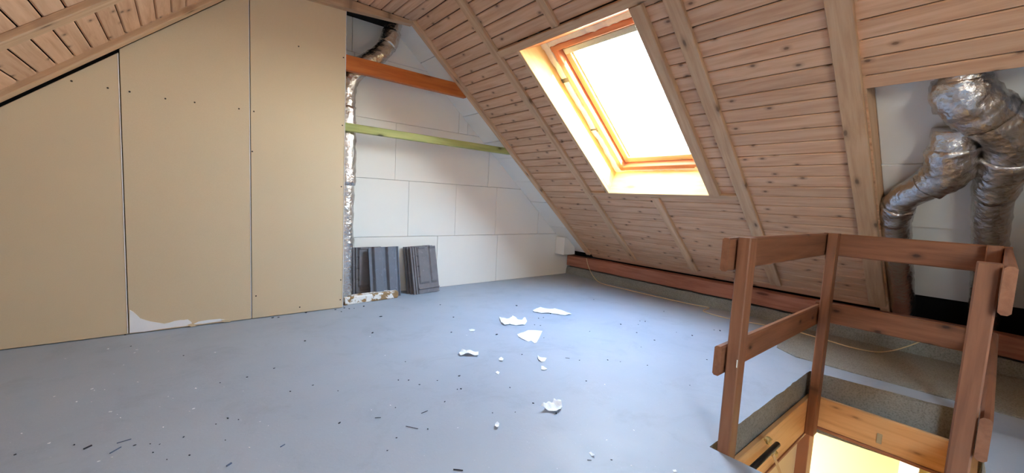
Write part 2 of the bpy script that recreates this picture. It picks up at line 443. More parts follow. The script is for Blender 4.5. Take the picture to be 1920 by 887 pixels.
# ------------------------------------------------------------------ laths over the boards, rafters, trims
TR = [0]
def trim(P, s0, s1, y0, y1, o0=-.004, o1=.021, label='', mat=LATH):
    TR[0] += 1
    p0 = P(s0, (y0+y1)/2, (o0+o1)/2); p1 = P(s1, (y0+y1)/2, (o0+o1)/2)
    o = bar('trim_%d' % TR[0], p0, p1, UY, y1-y0, o1-o0, mat, None, .003)
    tag(o, label, None, None, 'structure'); return o
trim(SR, -.01, 3.02, 3.065, 3.125, -.004, .05, 'pine edge lath of the right slope beside the white wall')
trim(SR, -.005, 2.99, 2.425, 2.497, -.004, .021, 'pine lath left of the roof window running down the slope')
trim(SR, -.005, W1['s0']-.055, 1.815, 1.872, -.004, .021, 'short pine lath above the roof window')
trim(SR, W1['s1']+.045, 2.99, 1.765, 1.832, -.004, .021, 'short pine lath below the roof window')
trim(SR, W1['s0']+.0, W1['s1']-.002, 1.272, 1.345, -.012, .021, 'pine lath edging the right side of the roof window')
trim(SR, -.005, 2.99, 1.085, 1.165, -.004, .021, 'pine lath right of the roof window running down the slope')
trim(SR, -.005, 3.02, .462, .552, -.006, .021, 'wide knotty pine lath beside the duct opening')
def trim_y(P, s, w_, y0, y1, o0, o1, label):
    TR[0] += 1
    o = bar('trim_%d' % TR[0], P(s, y0, (o0+o1)/2), P(s, y1, (o0+o1)/2), P(1, 0, 0)-P(0, 0, 0), w_, o1-o0, LATH, None, .003)
    tag(o, label, None, None, 'structure'); return o
trim_y(SR, W1['s0']-.026, .052, 1.165, 2.43, -.003, .021, 'pine cross lath above the roof window')
trim_y(SR, W1['s1']+.022, .044, 1.165, 2.43, -.003, .021, 'pine cross lath below the roof window')
trim(SR, W1['s0'], W1['s1'], W1['y1']+.003, W1['y1']+.035, -.001, .021, 'narrow pine lath edging the left side of the roof window')
trim(SL, 0, 2.55, 2.395, 2.475, -.006, .021, 'pine lath across the left slope boards')
trim(SL, 0, 2.55, 3.02, 3.10, -.006, .03, 'pine edge lath of the left slope above the brown panels')
TR[0] += 1
o = prism('trim_%d' % TR[0], [(.45, 2.135), (.95, 2.160), (1.43, 2.198), (1.43, 2.226), (.45, 2.226)], 3.07, 3.125, LATH, None, .003)
tag(o, 'pine edge lath under the flat ceiling strip', None, None, 'structure')
# rafters behind the boards by the opening
r1 = bar('trim_30', SR(-.1, .478, .105), SR(3.2, .478, .105), UY, .05, .165, LATH); tag(r1, 'rafter side beside the duct opening', None, None, 'structure')
r2 = bar('trim_31', SR(1.0, -.46, .105), SR(3.2, -.46, .105), UY, .06, .165, LATH); tag(r2, 'rafter at the far side of the duct opening', None, None, 'structure')
# boards on the other side of the opening
s = ph+pit*14
while s < 2.95:
    for q0, q1 in ([(YF, FILL_R['y0']-.004), (FILL_R['y1']+.004, -.44)] if s < FILL_R['s1']-.02 else [(YF, -.44)]): slope_board(SR, NR, max(s, 1.23), min(s+pit, 3.10), q0, q1, rs)
    s += pit
# insulation between the rafters behind the ducts
for (s0, s1, y0, y1, o) in ((1.05, 1.80, -.05, .452, .15), (1.805, 2.30, .0, .452, .145), (2.305, 3.03, .02, .452, .155), (1.05, 1.95, -.43, -.055, .165), (1.955, 3.03, -.43, .015, .17)):
    bar('insulation_board', SR(s0, (y0+y1)/2, o), SR(s1, (y0+y1)/2, o), UY, y1-y0, .03, EPS2, rs, .004)
# insulation strip of the last bay by the white wall
ss = [-.03, .30, .62, .90, 1.24, 1.46, 1.80, 2.12, 2.55, 3.02]
for i in range(len(ss)-1):
    bar('insulation_board', SR(ss[i]+.003, 3.27, .03+.004*random.random()), SR(ss[i+1]-.002, 3.27, .03+.004*random.random()), UY, .30, .03, EPS, rs, .003)

# ------------------------------------------------------------------ back wall of white boards
wb = empty('wall_back', (2.0, YB, 0)); tag(wb, 'white insulation board wall in the gable behind the roof tiles', None, None, 'structure')
def clip(poly, a, b, c):
    """keep a*x+b*z<=c"""
    out = []
    for i in range(len(poly)):
        p, q = poly[i], poly[(i+1) % len(poly)]
        dp, dq = a*p[0]+b*p[1]-c, a*q[0]+b*q[1]-c
        if dp <= 0: out.append(p)
        if dp*dq < 0:
            t = dp/(dp-dq); out.append((p[0]+(q[0]-p[0])*t, p[1]+(q[1]-p[1])*t))
    return out
KS = TA*X0+Z0
rows = [(0.0, .504, [.3, 1.12, 1.90, 2.622, 3.95]), (.504, 1.003, [.3, 1.10, 1.594, 2.089, 2.585, 3.2, 3.95]),
        (1.003, 1.494, [.3, .96, 1.461, 2.466, 3.3]), (1.494, 1.99, [.3, 1.10, 2.09, 2.19, 2.9]), (1.99, 2.40, [.3, 1.08, 2.2])]
for z0, z1, xs in rows:
    for a, b in zip(xs[:-1], xs[1:]):
        g = .0015
        p = clip([(a+g, z0+g), (b-g, z0+g), (b-g, z1-g), (a+g, z1-g)], TA, 1.0, KS+.03)
        if len(p) > 2:
            d = random.uniform(0, .003)
            prism('insulation_board', p, YB+d, YB+.05, EPS, wb, .0015)
back = mesh('backing', [(-2.2, YB+.045, -.1), (4.2, YB+.045, -.1), (4.2, YB+.045, .20), (1.1, YB+.045, 2.76), (.8, YB+.045, 2.76), (-2.2, YB+.045, .20)], [(0, 1, 2, 3, 4, 5)], DARK, wb, Matrix.Identity(4))
prism('edge_block', [(3.50, .262), (3.70, .262), (3.69, .40), (3.63, .455), (3.505, .47)], 3.27, 3.415, EPS, wb, .004)

# ------------------------------------------------------------------ plasterboard partition on the left
wl = empty('wall_left', (0, YP, 0)); tag(wl, 'partition of tall brown plasterboard panels', None, None, 'structure')
KL = Z0+TB*(-XL)       # z <= KL + ... : z - TB*x <= Z0 - TB*XL
joints = [-2.0, -1.44, -.843, -.2405, .3585, .946]
panels = []
for i, (a, b) in enumerate(zip(joints[:-1], joints[1:])):
    g = .002; gap = .020 if b < -.2 else .004
    drop = .0
    poly = [(a+g, .004), (b-g, .004), (b-g, 2.163), (a+g, 2.163)]
    poly = clip(poly, -TB, 1.0, Z0-TB*XL-gap)
    if len(poly) < 3: continue
    p = prism('plasterboard_panel', poly, YP+random.uniform(0, .002), YP+.0125, PANEL, wl, .0018)
    panels.append(p)
    # pale cut edge strips along the joints
    zt = min(2.16, Z0+TB*(b-XL)-gap-.01)
    box('edge_strip', (b-.0055, YP-.0010, .01), (b-.0024, YP+.004, zt), GYP, p, .0005)
mesh('backing', [(-2.4, YP+.03, 0), (.90, YP+.03, 0), (.90, YP+.03, 2.3), (-2.4, YP+.03, 2.3)], [(0, 1, 2, 3)], DARK, wl, Matrix.Identity(4))
box('stud', (.895, YP+.013, .0), (.943, YP+.07, 2.16), LATH, wl)
def disc(name, c, r, n_axis, mat, parent, n=8):
    v = []; 
    for dy in (0, -.0012):
        for k_ in range(n):
            a = 2*math.pi*k_/n; v.append(c+Vector((r*math.cos(a), dy, r*math.sin(a))))
    f = [tuple(range(n-1, -1, -1)), tuple(range(n, 2*n))]+[(k_, (k_+1) % n, n+(k_+1) % n, n+k_) for k_ in range(n)]
    return mesh(name, v, f, mat, parent, Matrix.Identity(4))
for (px, py, pi) in ((202, 165, 2), (134, 152, 2), (243, 172, 3), (310, 185, 3), (365, 192, 3), (448, 204, 3), (476, 209, 4), (473, 284, 4), (560, 87, 4), (644, 108, 4), (642, 235, 4), (640, 350, 4), (639, 525, 4), (562, 576, 4), (638, 562, 4), (480, 555, 4)):
    q = ywall_at(px, py, YP); disc('screw', Vector((q.x, YP+.0005, q.z)), .0048, UY, SCREW, panels[min(pi, len(panels)-1)])
# torn corner, the white core showing
tp = [(243, 624), (243, 581), (250, 585), (257, 591), (263, 597), (272, 600), (283, 603), (296, 605), (308, 607), (318, 605), (327, 602), (338, 600), (345, 600), (352, 599), (358, 603), (361, 608), (352, 611), (330, 613), (300, 617), (270, 622)]
def patch(name, pxs, y, th, mat, parent):
    q = [ywall_at(a, b, y) for a, b in pxs]; q = [(c.x, max(c.z, .002)) for c in q]
    return prism(name, q, y-th, y+.001, mat, parent)
patch('torn_patch', tp, YP, .0012, GYP, panels[3])
patch('torn_patch', [(362, 608), (372, 603), (390, 600), (412, 598), (428, 600), (418, 602), (400, 604), (380, 607)], YP, .0012, GYP, panels[3])
patch('paper_curl', [(352, 609), (362, 606), (368, 611), (358, 613)], YP-.003, .006, PANEL, panels[3])
patch('paper_curl', [(415, 600), (428, 599), (432, 603), (420, 604)], YP-.003, .006, PANEL, panels[3])

# ------------------------------------------------------------------ gable behind the camera and the low left side
wf = prism('wall_front', [(-2.4, -.1), (4.3, -.1), (4.3, .14), (1.1, 2.78), (.8, 2.78), (-2.4, .14)], YF-.06, YF, PLASTER); tag(wf, 'plastered gable wall behind the camera', None, None, 'structure')
pp = clip([(1.75, 0.0), (4.2, 0.0), (4.2, 2.4), (1.75, 2.4)], TA, 1.0, KS-.005)  # partition added out of frame to shade the hatch corner
wp = prism('wall_shade', pp, -.62, -.54, PLASTER); tag(wp, 'added unseen plastered partition that keeps the stair hatch corner dark', None, None, 'structure')
we = mesh('wall_right', [(4.25, YF, -.3), (4.25, YB+.1, -.3), (4.25, YB+.1, .6), (4.25, YF, .6)], [(0, 1, 2, 3)], DARK); tag(we, 'dark eaves closure behind the timber plate', None, None, 'structure')

# ------------------------------------------------------------------ roof window in view, and two added for fill light
def roof_window(idx, P, W, label, D):
    wn = empty('window_%d' % idx, P((W['s0']+W['s1'])/2, (W['y0']+W['y1'])/2, .1)); tag(wn, label, None, None, 'structure')
    y0, y1, s0, s1 = W['y0'], W['y1'], W['s0'], W['s1']
    dep = .205; n_ = P(0, 0, 1)-P(0, 0, 0); d_ = P(1, 0, 0)-P(0, 0, 0)
    # lining boards: sides, sill, head
    for y in (y0+.009-.018, y1-.009+.018):
        bar('lining_board', P(s0-.01, y, dep/2), P(s1+.01, y, dep/2), n_, dep, .018, REVEAL, wn, .002)
    a, b = P(s1+.009, y0, 0), P(s1-.062, y0, dep); t_ = (b-a)
    bar('lining_board', (a+b)/2, (a+b)/2+UY*(y1-y0), t_, t_.length, .018, REVEAL, wn, .002)
    a, b = P(s0-.009, y0, 0), P(s0+.085, y0, dep); t_ = (b-a)
    bar('lining_board', (a+b)/2, (a+b)/2+UY*(y1-y0), t_, t_.length, .018, FRAMEW, wn, .002)
    fy0, fy1, fs0, fs1 = y0+.07, y1-.07, s0+.125, s1-.085
    # sealing foam between lining and frame
    def foam(p, q, wd, W_, T_):
        v, f = bar_data((q-p).length, W_, T_, .006, .006, 26)
        ax = (q-p).normalized(); ay = (wd-ax*wd.dot(ax)).normalized()
        return mesh('sealing_foam', v, f, FOAM, wn, frame(p, ax, ay, ax.cross(ay)))
    foam(P(fs0-.04, (fy1+y1)/2+.004, dep), P(fs1+.05, (fy1+y1)/2+.004, dep), UY, .065, .03)
    foam(P(fs0-.04, (fy0+y0)/2-.004, dep), P(fs1+.05, (fy0+y0)/2-.004, dep), UY, .065, .03)
    foam(P(fs1+.012, y0, dep), P(fs1+.012, y1, dep), d_, .055, .03)
    foam(P(fs0-.02, y0, dep), P(fs0-.02, y1, dep), d_, .05, .03)
    for q in (.28, .62):
        bar('fixing_bracket', P(s0+(s1-s0)*q, y1-.005, dep-.018), P(s0+(s1-s0)*q, fy1-.005, dep-.018), d_, .03, .003, STEEL, wn, .0005)
    fr = empty('frame', P((s0+s1)/2, (y0+y1)/2, .2)); fr.parent = wn; fr.matrix_local = wn.matrix_world.inverted() @ Matrix.Translation(P((s0+s1)/2, (y0+y1)/2, .2))
    fr_m = fr
    def member(name, p, q, wd, W_, T_, mat, par):
        return bar(name, p, q, wd, W_, T_, mat, par, .004)
    o = .235
    bpy.context.view_layer.update()
    pieces = []
    pieces.append(member('frame_member', P(fs0, fy1-.02, o), P(fs1, fy1-.02, o), UY, .04, .10, FRAMEW, wn))
    pieces.append(member('frame_member', P(fs0, fy0+.02, o), P(fs1, fy0+.02, o), UY, .04, .10, FRAMEW, wn))
    pieces.append(member('frame_member', P(fs0+.02, fy0, o), P(fs0+.02, fy1, o), d_, .04, .10, FRAMEW, wn))
    pieces.append(member('frame_member', P(fs1-.02, fy0, o), P(fs1-.02, fy1, o), d_, .04, .10, FRAMEW, wn))
    bpy.data.objects.remove(fr)
    sy0, sy1, ss0, ss1 = fy0+.045, fy1-.045, fs0+.045, fs1-.045; w_ = .052; o = .262
    for nm, p, q, wd, mt in (('sash_member', P(ss0, sy1-w_/2, o), P(ss1, sy1-w_/2, o), UY, REVEAL), ('sash_member', P(ss0, sy0+w_/2, o), P(ss1, sy0+w_/2, o), UY, REVEAL),
                         ('sash_member', P(ss0+w_/2, sy0, o), P(ss0+w_/2, sy1, o), d_, FRAMEW), ('sash_member', P(ss1-w_/2, sy0, o), P(ss1-w_/2, sy1, o), d_, REVEAL)):
        member(nm, p, q, wd, w_, .055, mt, wn)
    bar('vent_flap', P(ss0+.03, sy0+.03, o-.042), P(ss0+.03, sy1-.03, o-.042), d_, .045, .02, ZINC, wn, .004)
    for y in (sy1-w_-.006, sy0+w_+.006):
        bar('glazing_bead', P(ss0+w_, y, o-.008), P(ss1-w_, y, o-.008), UY, .014, .014, FRAMEW, wn, .003)
    g = [P(ss0+w_-.01, sy0+w_-.01, o), P(ss0+w_-.01, sy1-w_+.01, o), P(ss1-w_+.01, sy1-w_+.01, o), P(ss1-w_+.01, sy0+w_-.01, o)]
    g2 = [q+n_*.004 for q in g]
    mesh('pane', g+g2, [(0, 1, 2, 3), (7, 6, 5, 4), (0, 4, 5, 1), (1, 5, 6, 2), (2, 6, 7, 3), (3, 7, 4, 0)], GLASS, wn, Matrix.Identity(4))
    # outer upstand so that the shell is closed around the frame
    for p, q, wd in ((P(s0-.02, y0-.012, .24), P(s1+.02, y0-.012, .24), UY), (P(s0-.02, y1+.012, .24), P(s1+.02, y1+.012, .24), UY)):
        bar('flashing', p, q, n_, .10, .02, STEEL, wn)
    for s_ in (s0-.012, s1+.012):
        bar('flashing', P(s_, y0, .24), P(s_, y1, .24), n_, .10, .02, STEEL, wn)
    for (sa, sb, ya, yb) in ((s0-.02, fs0+.01, y0, y1), (fs1-.01, s1+.02, y0, y1), (fs0, fs1, y0, fy0+.01), (fs0, fs1, fy1-.01, y1)):
        bar('flashing', P((sa+sb)/2, ya, .245), P((sa+sb)/2, yb, .245), d_, sb-sa, .012, STEEL, wn)
    # daylight portal for the sampler
    ld = bpy.data.lights.new('window_portal', 'AREA'); ld.shape = 'RECTANGLE'; ld.size = ss1-ss0; ld.size_y = sy1-sy0; ld.cycles.is_portal = True
    lo = bpy.data.objects.new('window_portal', ld); COL.objects.link(lo)
    c = P((ss0+ss1)/2, (sy0+sy1)/2, .31); z_ = n_.normalized(); x_ = d_.normalized(); y_ = z_.cross(x_)
    lo.matrix_world = frame(c, x_, y_, z_)
    return wn
roof_window(1, SR, W1, 'wooden roof window in the right slope, glaring with daylight', 1)
roof_window(2, SL, FILL_L, 'added unseen window in the left slope behind the camera, for fill light', -1)
roof_window(3, SR, FILL_R, 'added unseen window in the right slope behind the camera, for fill light', 1)

# ------------------------------------------------------------------ timber plate along the foot of the right slope
def plate():
    p0, p1 = Vector((3.775, YF, .172)), Vector((3.775, 3.405, .172))
    v, f = bar_data((p1-p0).length, .125, .12, .006, .0025, 40)
    o = mesh('wall_plate_beam', v, f, PLATE, None, frame(p0, UY, UZ, UX))
    tag(o, 'long reddish timber plate on the concrete upstand at the slope foot', 'beam')
plate()
# noggings of the unfinished partition
o = bar('timber_nogging', Vector((.93, 3.152, 1.812)), Vector((1.975, 3.152, 1.812)), UZ, .108, .05, ORANGE, None, .004)
tag(o, 'orange-brown timber crosspiece between the panel edge and the sloping boards', 'beam')
o = bar('timber_nogging', Vector((.93, 3.15, 1.355)), Vector((2.51, 3.15, 1.35)), UZ, .058, .045, GREEN, None, .004)
tag(o, 'green treated timber crosspiece below the orange one', 'beam')
# peeling sill
def sill():
    e = Vector((.972, 3.215, .031)); v, f = bar_data(.46, .062, .085, .008, 0, 1)
    o = mesh('timber_sill', v, f, PEEL, None, frame(e, Vector((1, .09, 0)).normalized(), UZ, Vector((1, .09, 0)).normalized().cross(UZ)))
    bm = bmesh.new(); bm.from_mesh(o.data)
    bmesh.ops.bevel(bm, geom=[q for q in bm.edges if all(abs(x.co.x-.46) < 1e-4 for x in q.verts)], offset=.012, segments=2, affect='EDGES'); bm.to_mesh(o.data); bm.free()
    tag(o, 'short timber sill with peeling white paint on the floor at the panel edge', 'sill')
sill()

# ------------------------------------------------------------------ ducts
def duct(name, pts, rads, label, nseg=14, crumple=.006, mat=FOIL, sub=()):
    path = catmull([Vector(p) for p in pts], nseg); R = []
    for i in range(len(pts)-1):
        for k_ in range(nseg): R.append(rads[i]+(rads[i+1]-rads[i])*k_/nseg)
    R.append(rads[-1])
    o = tube(name, path, R, mat, None, 28, crumple, 22)
    tag(o, label, 'duct')
    for (i0, i1, grow, nm, cr) in sub:
        pp = path[i0:i1]; rr = [q+grow for q in R[i0:i1]]
        tube(nm, pp, rr, FOIL, o, 28, cr, 26)
    return o
duct('foil_duct', [(.985, 3.268, .0), (.985, 3.268, .5), (.984, 3.268, 1.0), (.985, 3.268, 1.5), (1.0, 3.268, 1.70), (1.09, 3.27, 1.84), (1.22, 3.27, 1.95), (1.315, 3.27, 2.08), (1.36, 3.27, 2.27)],
     [.074, .072, .075, .072, .072, .070, .068, .066, .066], 'silver foil duct rising beside the brown panel edge and bending to the ceiling', 14, .009,
     sub=((26, 44, .008, 'foil_sleeve', .012), (96, 106, .006, 'tape_band', .004)))
d1 = [SR(3.35, .39, .07), SR(2.9, .392, .065), SR(2.45, .395, .06), SR(2.12, .392, .06), SR(1.98, .36, .055), SR(1.87, .27, .05), SR(1.78, .20, .05), SR(1.66, .19, .06), SR(1.56, .185, .11)]
duct('foil_duct', d1, [.064, .064, .064, .066, .068, .074, .084, .082, .078], 'silver foil duct behind the railing with a bent elbow, left of the two', 12, .006,
     sub=((34, 44, .006, 'tape_band', .008), (62, 88, .006, 'foil_sleeve', .011)))
d2 = [SR(3.35, .02, .08), SR(2.9, .03, .075), SR(2.4, .04, .07), SR(2.0, .05, .07), SR(1.78, .035, .07), SR(1.60, .02, .07), SR(1.47, .09, .06), SR(1.34, .165, .06), SR(1.235, .175, .105), SR(1.12, .175, .125)]
duct('foil_duct', d2, [.066, .066, .066, .068, .074, .086, .090, .092, .072, .055], 'thick silver foil duct at the far right, bulging under the boards', 12, .006,
     sub=((38, 54, .006, 'tape_band', .009), (72, 92, .006, 'foil_sleeve', .010)))
d3 = [SR(1.72, -.02, .075), SR(1.52, -.06, .095), SR(1.34, -.10, .115), SR(1.1, -.12, .125)]
duct('dark_duct', d3, [.07, .070, .062, .056], 'dull dark duct branch going up behind the thick foil duct', 10, .003, FOILS)

# ------------------------------------------------------------------ roof tiles leaning on the white wall
def tile_data(under):
    Wd, Ht, nx, nz = .262, .42, 54, 40
    def front(x, z):
        u = x/Wd
        h = 0
        for c in (.27, .72):                        # two raised waves
            d = abs(u-c)/.17
            h = max(h, min(1, max(0, (1.0-d)*3.2)))
        h = h*.024
        if u > .93: h = .004+.006*(int((u-.93)*60) % 2)
        return h
    def undr(x, z):
        u, w_ = x/Wd, z/Ht; h = .004
        for a, b in ((.24, .66), (.70, .985)):
            if a < u < b and w_ > .20:
                e = min((u-a), (b-u))*Wd
                h = max(h, min(.016, .004+e*1.0)) if w_ > .24 else max(h, .004+(w_-.20)/.04*min(.012, e))
        if u > .22 and (.155 < w_ < .175 or .095 < w_ < .115): h = .015
        if u < .20: h = .002+.010*((u*Wd*1000 % 22) < 9)
        if .20 < u < .26 and any(abs(w_-q) < .012 for q in (.35, .58, .80)): h = .0
        if w_ > .955 and (.30 < u < .55 or .74 < u < .96): h = .022
        return h
    fn = undr if under else front
    v = []; f = []
    for side in (0, 1):
        for j in range(nz+1):
            for i in range(nx+1):
                x, z = Wd*i/nx, Ht*j/nz; hh = fn(x, z)
                y = -hh if side == 0 else (.012-(hh*.85 if not under else 0))
                v.append((x-Wd/2, y, z))
    N = (nx+1)*(nz+1)
    for j in range(nz):
        for i in range(nx):
            a = j*(nx+1)+i; q = (a, a+1, a+nx+2, a+nx+1)
            f.append(q); f.append(tuple(N+k_ for k_ in q[::-1]))
    per = [i for i in range(nx+1)]+[j*(nx+1)+nx for j in range(1, nz+1)]+[nz*(nx+1)+i for i in range(nx-1, -1, -1)]+[j*(nx+1) for j in range(nz-1, 0, -1)]
    for a, b in zip(per, per[1:]+per[:1]): f.append((a, N+a, N+b, b))
    me = bpy.data.meshes.new('roof_tile'); me.from_pydata(v, [], f); me.update(); me.materials.append(TILEB if under else TILE); return me
TF, TU = tile_data(False), tile_data(True)
def tile(me, x, y, yaw, lean, roll, label):
    o = link('roof_tile', me); o.matrix_world = Matrix.Translation((x, y, .003)) @ Matrix.Rotation(yaw, 4, 'Z') @ Matrix.Rotation(-lean, 4, 'X') @ Matrix.Rotation(roll, 4, 'Y')
    tag(o, label, 'roof tile', 'roof tiles leaning on the white wall'); return o
tile(TU, 1.205, 3.368, 0, .06, 0, 'dark roof tile mostly hidden at the left, nearest the foil duct')
tile(TF, 1.345, 3.270, .02, .16, -.012, 'smooth grey roof tile with two raised waves, front of the left stack')
tile(TF, 1.358, 3.303, .02, .16, -.010, 'grey roof tile second from the front in the left stack')
tile(TF, 1.372, 3.336, .02, .15, -.008, 'grey roof tile at the back of the left stack')
tile(TU, 1.722, 3.262, .05, .20, -.03, 'roof tile showing its ribbed underside, front of the right stack')
tile(TU, 1.705, 3.292, .04, .19, -.03, 'roof tile in the middle of the right stack')
tile(TU, 1.690, 3.322, .03, .18, -.03, 'roof tile at the back of the right stack')

# ------------------------------------------------------------------ stair hatch: lining, railing, hardware
hl = empty('hatch_lining', (2.1, .3, -.3)); tag(hl, 'orange wooden lining boards around the stair hatch opening', 'hatch lining')
box('lining_board', (HX0+.012, .592, -.325), (2.735, .613, -.128), HATCHW, hl)
a, b = Vector((2.734, .591, -.205)), Vector((2.734, -.005, -.205))
bar('lining_board', a, b, UZ, .165, .022, HATCHW, hl)
box('lining_board', (HX0+.012, -.03, -.325), (2.735, -.006, -.128), HATCHW, hl)
box('lining_board', (HX0+.003, -.006, -.325), (HX0+.025, .590, -.204), HATCHW, hl)
box('lower_trim', (HX0+.01, .586, -.340), (2.74, .612, -.326), JAMB, hl)
box('lower_trim', (2.716, -.02, -.302), (2.740, .57, -.287), JAMB, hl)
box('metal_plate', (2.7175, .285, -.255), (2.7215, .305, -.205), ZINC, hl, .0005)
rg = empty('stair_railing', (2.1, .3, 0)); tag(rg, 'brown wooden railing with posts and double rails around the stair hatch', 'railing')
PW, PD = .062, .045
def post(x0, y0, x1, y1, z0, z1):
    return box('post', (x0, y0, z0), (x1, y1, z1), RAIL, rg, .004)
post(1.517, .548, 1.580, .591, -.20, .790)      # A
post(2.655, .548, 2.720, .591, -.325, .790)     # B
post(2.660, -.004, 2.722, .042, -.325, .790)    # D
post(1.512, -.006, 1.572, .036, -.20, .785)     # C
def rail(lo, hi):
    return box('rail', lo, hi, RAIL, rg, .006)
rail((1.475, .598, .668), (2.724, .624, .786)); rail((1.495, .598, .283), (2.724, .624, .392))
rail((2.723, -.03, .668), (2.748, .624, .788)); rail((2.723, -.03, .300), (2.748, .624, .410))
rail((1.490, -.030, .668), (2.722, -.008, .784)); rail((1.505, -.030, .300), (2.722, -.008, .410))
prism('splintered_notch', [(1.513, .330), (1.530, .322), (1.527, .352), (1.513, .358)], .5505, .5525, SLIVER, rg)
# pull bar and strap at the hatch
hb = empty('hatch_hardware', (2.0, .55, -.2)); tag(hb, 'dark metal bar with brass brackets and strap on the hatch lining', 'hardware')
p = [ywall_at(1458, 833, .548), ywall_at(1398, 890, .548)]
tube('bar', [p[0], (p[0]+p[1])/2, p[1]], .012, STEEL, hb, 10)
for (px, py, r) in ((1440, 826, .018), (1452, 851, .018)):
    q = ywall_at(px, py, .556)
    bm = bmesh.new(); bmesh.ops.create_icosphere(bm, subdivisions=2, radius=r)
    for vv in bm.verts: vv.co *= 1+.5*noise.noise(vv.co*70+Vector((px, 0, 0))); vv.co.y *= .8
    me = bpy.data.meshes.new('bracket'); bm.to_mesh(me); bm.free(); link('bracket', me, BRASS, hb, Matrix.Translation(q))
q = [ywall_at(a, b, .545) for a, b in ((1450, 852), (1456, 868), (1464, 890))]
bar('strap', q[0], q[1], UX, .018, .003, STRAP, hb, .001); bar('strap', q[1], q[2], UX, .018, .003, STRAP, hb, .001)

# ------------------------------------------------------------------ room below
lw = box('wall_lower_left', (.6, .64, -2.8), (2.78, .70, -.34), CREAM); tag(lw, 'cream wall of the stairwell below the hatch', None, None, 'structure')
lb = prism('wall_lower_back', [(3.5, -2.8), (3.56, -2.8), (3.56, -.34), (3.5, -.34)], -2.0, 2.0, YELLOW); tag(lb, 'pale yellow wall of the lit room below', None, None, 'structure')
lf = prism('wall_lower_front', [(.5, -2.8), (3.6, -2.8), (3.6, -.34), (.5, -.34)], -1.7, -1.64, CREAM); tag(lf, 'cream far side wall of the room below', None, None, 'structure')
l2 = prism('wall_lower_side', [(2.7, -2.8), (3.6, -2.8), (3.6, -.34), (2.7, -.34)], 1.9, 1.96, YELLOW); tag(l2, 'yellow side wall of the room below', None, None, 'structure')
l3 = prism('wall_lower_near', [(.5, -2.8), (.56, -2.8), (.56, -.34), (.5, -.34)], -1.7, .70, CREAM); tag(l3, 'cream near wall of the stairwell below', None, None, 'structure')
lg = prism('floor_lower', [(.4, -2.86), (3.7, -2.86), (3.7, -2.8), (.4, -2.8)], -1.8, 2.0, PLASTER); tag(lg, 'pale floor of the room below', None, None, 'structure')
dj = empty('door_1', (2.8, .6, -2.8)); tag(dj, 'doorway with a brown jamb in the stairwell below the hatch', None, None, 'structure')
box('jamb', (2.765, .585, -2.8), (2.86, .72, -.34), JAMB, dj, .004)
box('casing', (3.47, .18, -2.8), (3.5, .27, -.34), WHITEP, dj, .003)
lamp = empty('ceiling_lamp', (1.5, -.95, -.40)); tag(lamp, 'round warm ceiling lamp in the room below the hatch', 'lamp')
bm = bmesh.new(); bmesh.ops.create_uvsphere(bm, u_segments=20, v_segments=10, radius=.13)
for vv in bm.verts: vv.co.z *= .45
me = bpy.data.meshes.new('lamp_shade'); bm.to_mesh(me); bm.free()
t = NT('opal_lamp_glass'); t.b.inputs['Emission Color'].default_value = (1, .86, .62, 1); t.b.inputs['Emission Strength'].default_value = 4.0; LAMPM = t.done((.9, .85, .75), .4)
link('lamp_shade', me, LAMPM, lamp, Matrix.Translation((1.5, -.95, -.41)), True)
ld = bpy.data.lights.new('lamp_light', 'POINT'); ld.energy = 6.5; ld.color = (1, .86, .62); ld.shadow_soft_size = .12
lo = bpy.data.objects.new('lamp_light', ld); COL.objects.link(lo); lo.parent = lamp; lo.location = (0, 0, -.22)

# ------------------------------------------------------------------ cable along the upstand
cp = [Vector((3.705, 3.09, .238)), Vector((3.695, 3.05, .16)), Vector((3.67, 2.95, .06)), Vector((3.63, 2.80, .006)), Vector((3.61, 2.52, .005)), Vector((3.61, 2.28, .005)), Vector((3.635, 1.80, .005)), Vector((3.672, 1.645, .005)), Vector((3.64, 1.60, .005)), Vector((3.49, 1.575, .005)), Vector((3.452, 1.38, .005)), Vector((3.51, 1.16, .005)), Vector((3.55, .98, .010)), Vector((3.52, .78, .010)), Vector((3.47, .58, .010)), Vector((3.50, .46, .010)), Vector((3.62, .40, .010)), Vector((3.69, .33, .05)), Vector((3.705, .25, .12))]
o = tube('cable', catmull(cp, 8), .0038, CABLE, None, 8); tag(o, 'thin beige cable trailing along the concrete upstand', 'cable')

# ------------------------------------------------------------------ paper scraps and crumbs on the floor
def scrap(name, pxs, label, cat, mat=PAPER, lift=.006, group=None):
    pts = [floor_at(a, b) for a, b in pxs]; c = sum(pts, Vector())/len(pts)
    bm = bmesh.new(); vs_ = [bm.verts.new(q-c) for q in pts]; fc = bm.faces.new(vs_)
    bmesh.ops.triangulate(bm, faces=[fc]); bmesh.ops.subdivide_edges(bm, edges=bm.edges[:], cuts=3, use_grid_fill=True)
    bmesh.ops.recalc_face_normals(bm, faces=bm.faces)
    for vv in bm.verts:
        q = (vv.co+c)
        vv.co.z = .0015+lift*max(0, .5+noise.noise(q*14)+.7*noise.noise(q*33))
    me = bpy.data.meshes.new(name); bm.to_mesh(me); bm.free()
    o = link(name, me, mat, None, Matrix.Translation((c.x, c.y, 0)))
    md = o.modifiers.new('thickness', 'SOLIDIFY'); md.thickness = .0008; md.offset = 1
    tag(o, label, cat, group); return o
scrap('paper_scrap', [(999, 583), (1006, 580), (1014, 577), (1025, 579), (1040, 580), (1055, 583), (1072, 590), (1060, 592), (1045, 590), (1030, 588), (1015, 588), (1002, 586)], 'long thin white paper scrap, farthest from the camera of the big scraps', 'paper')
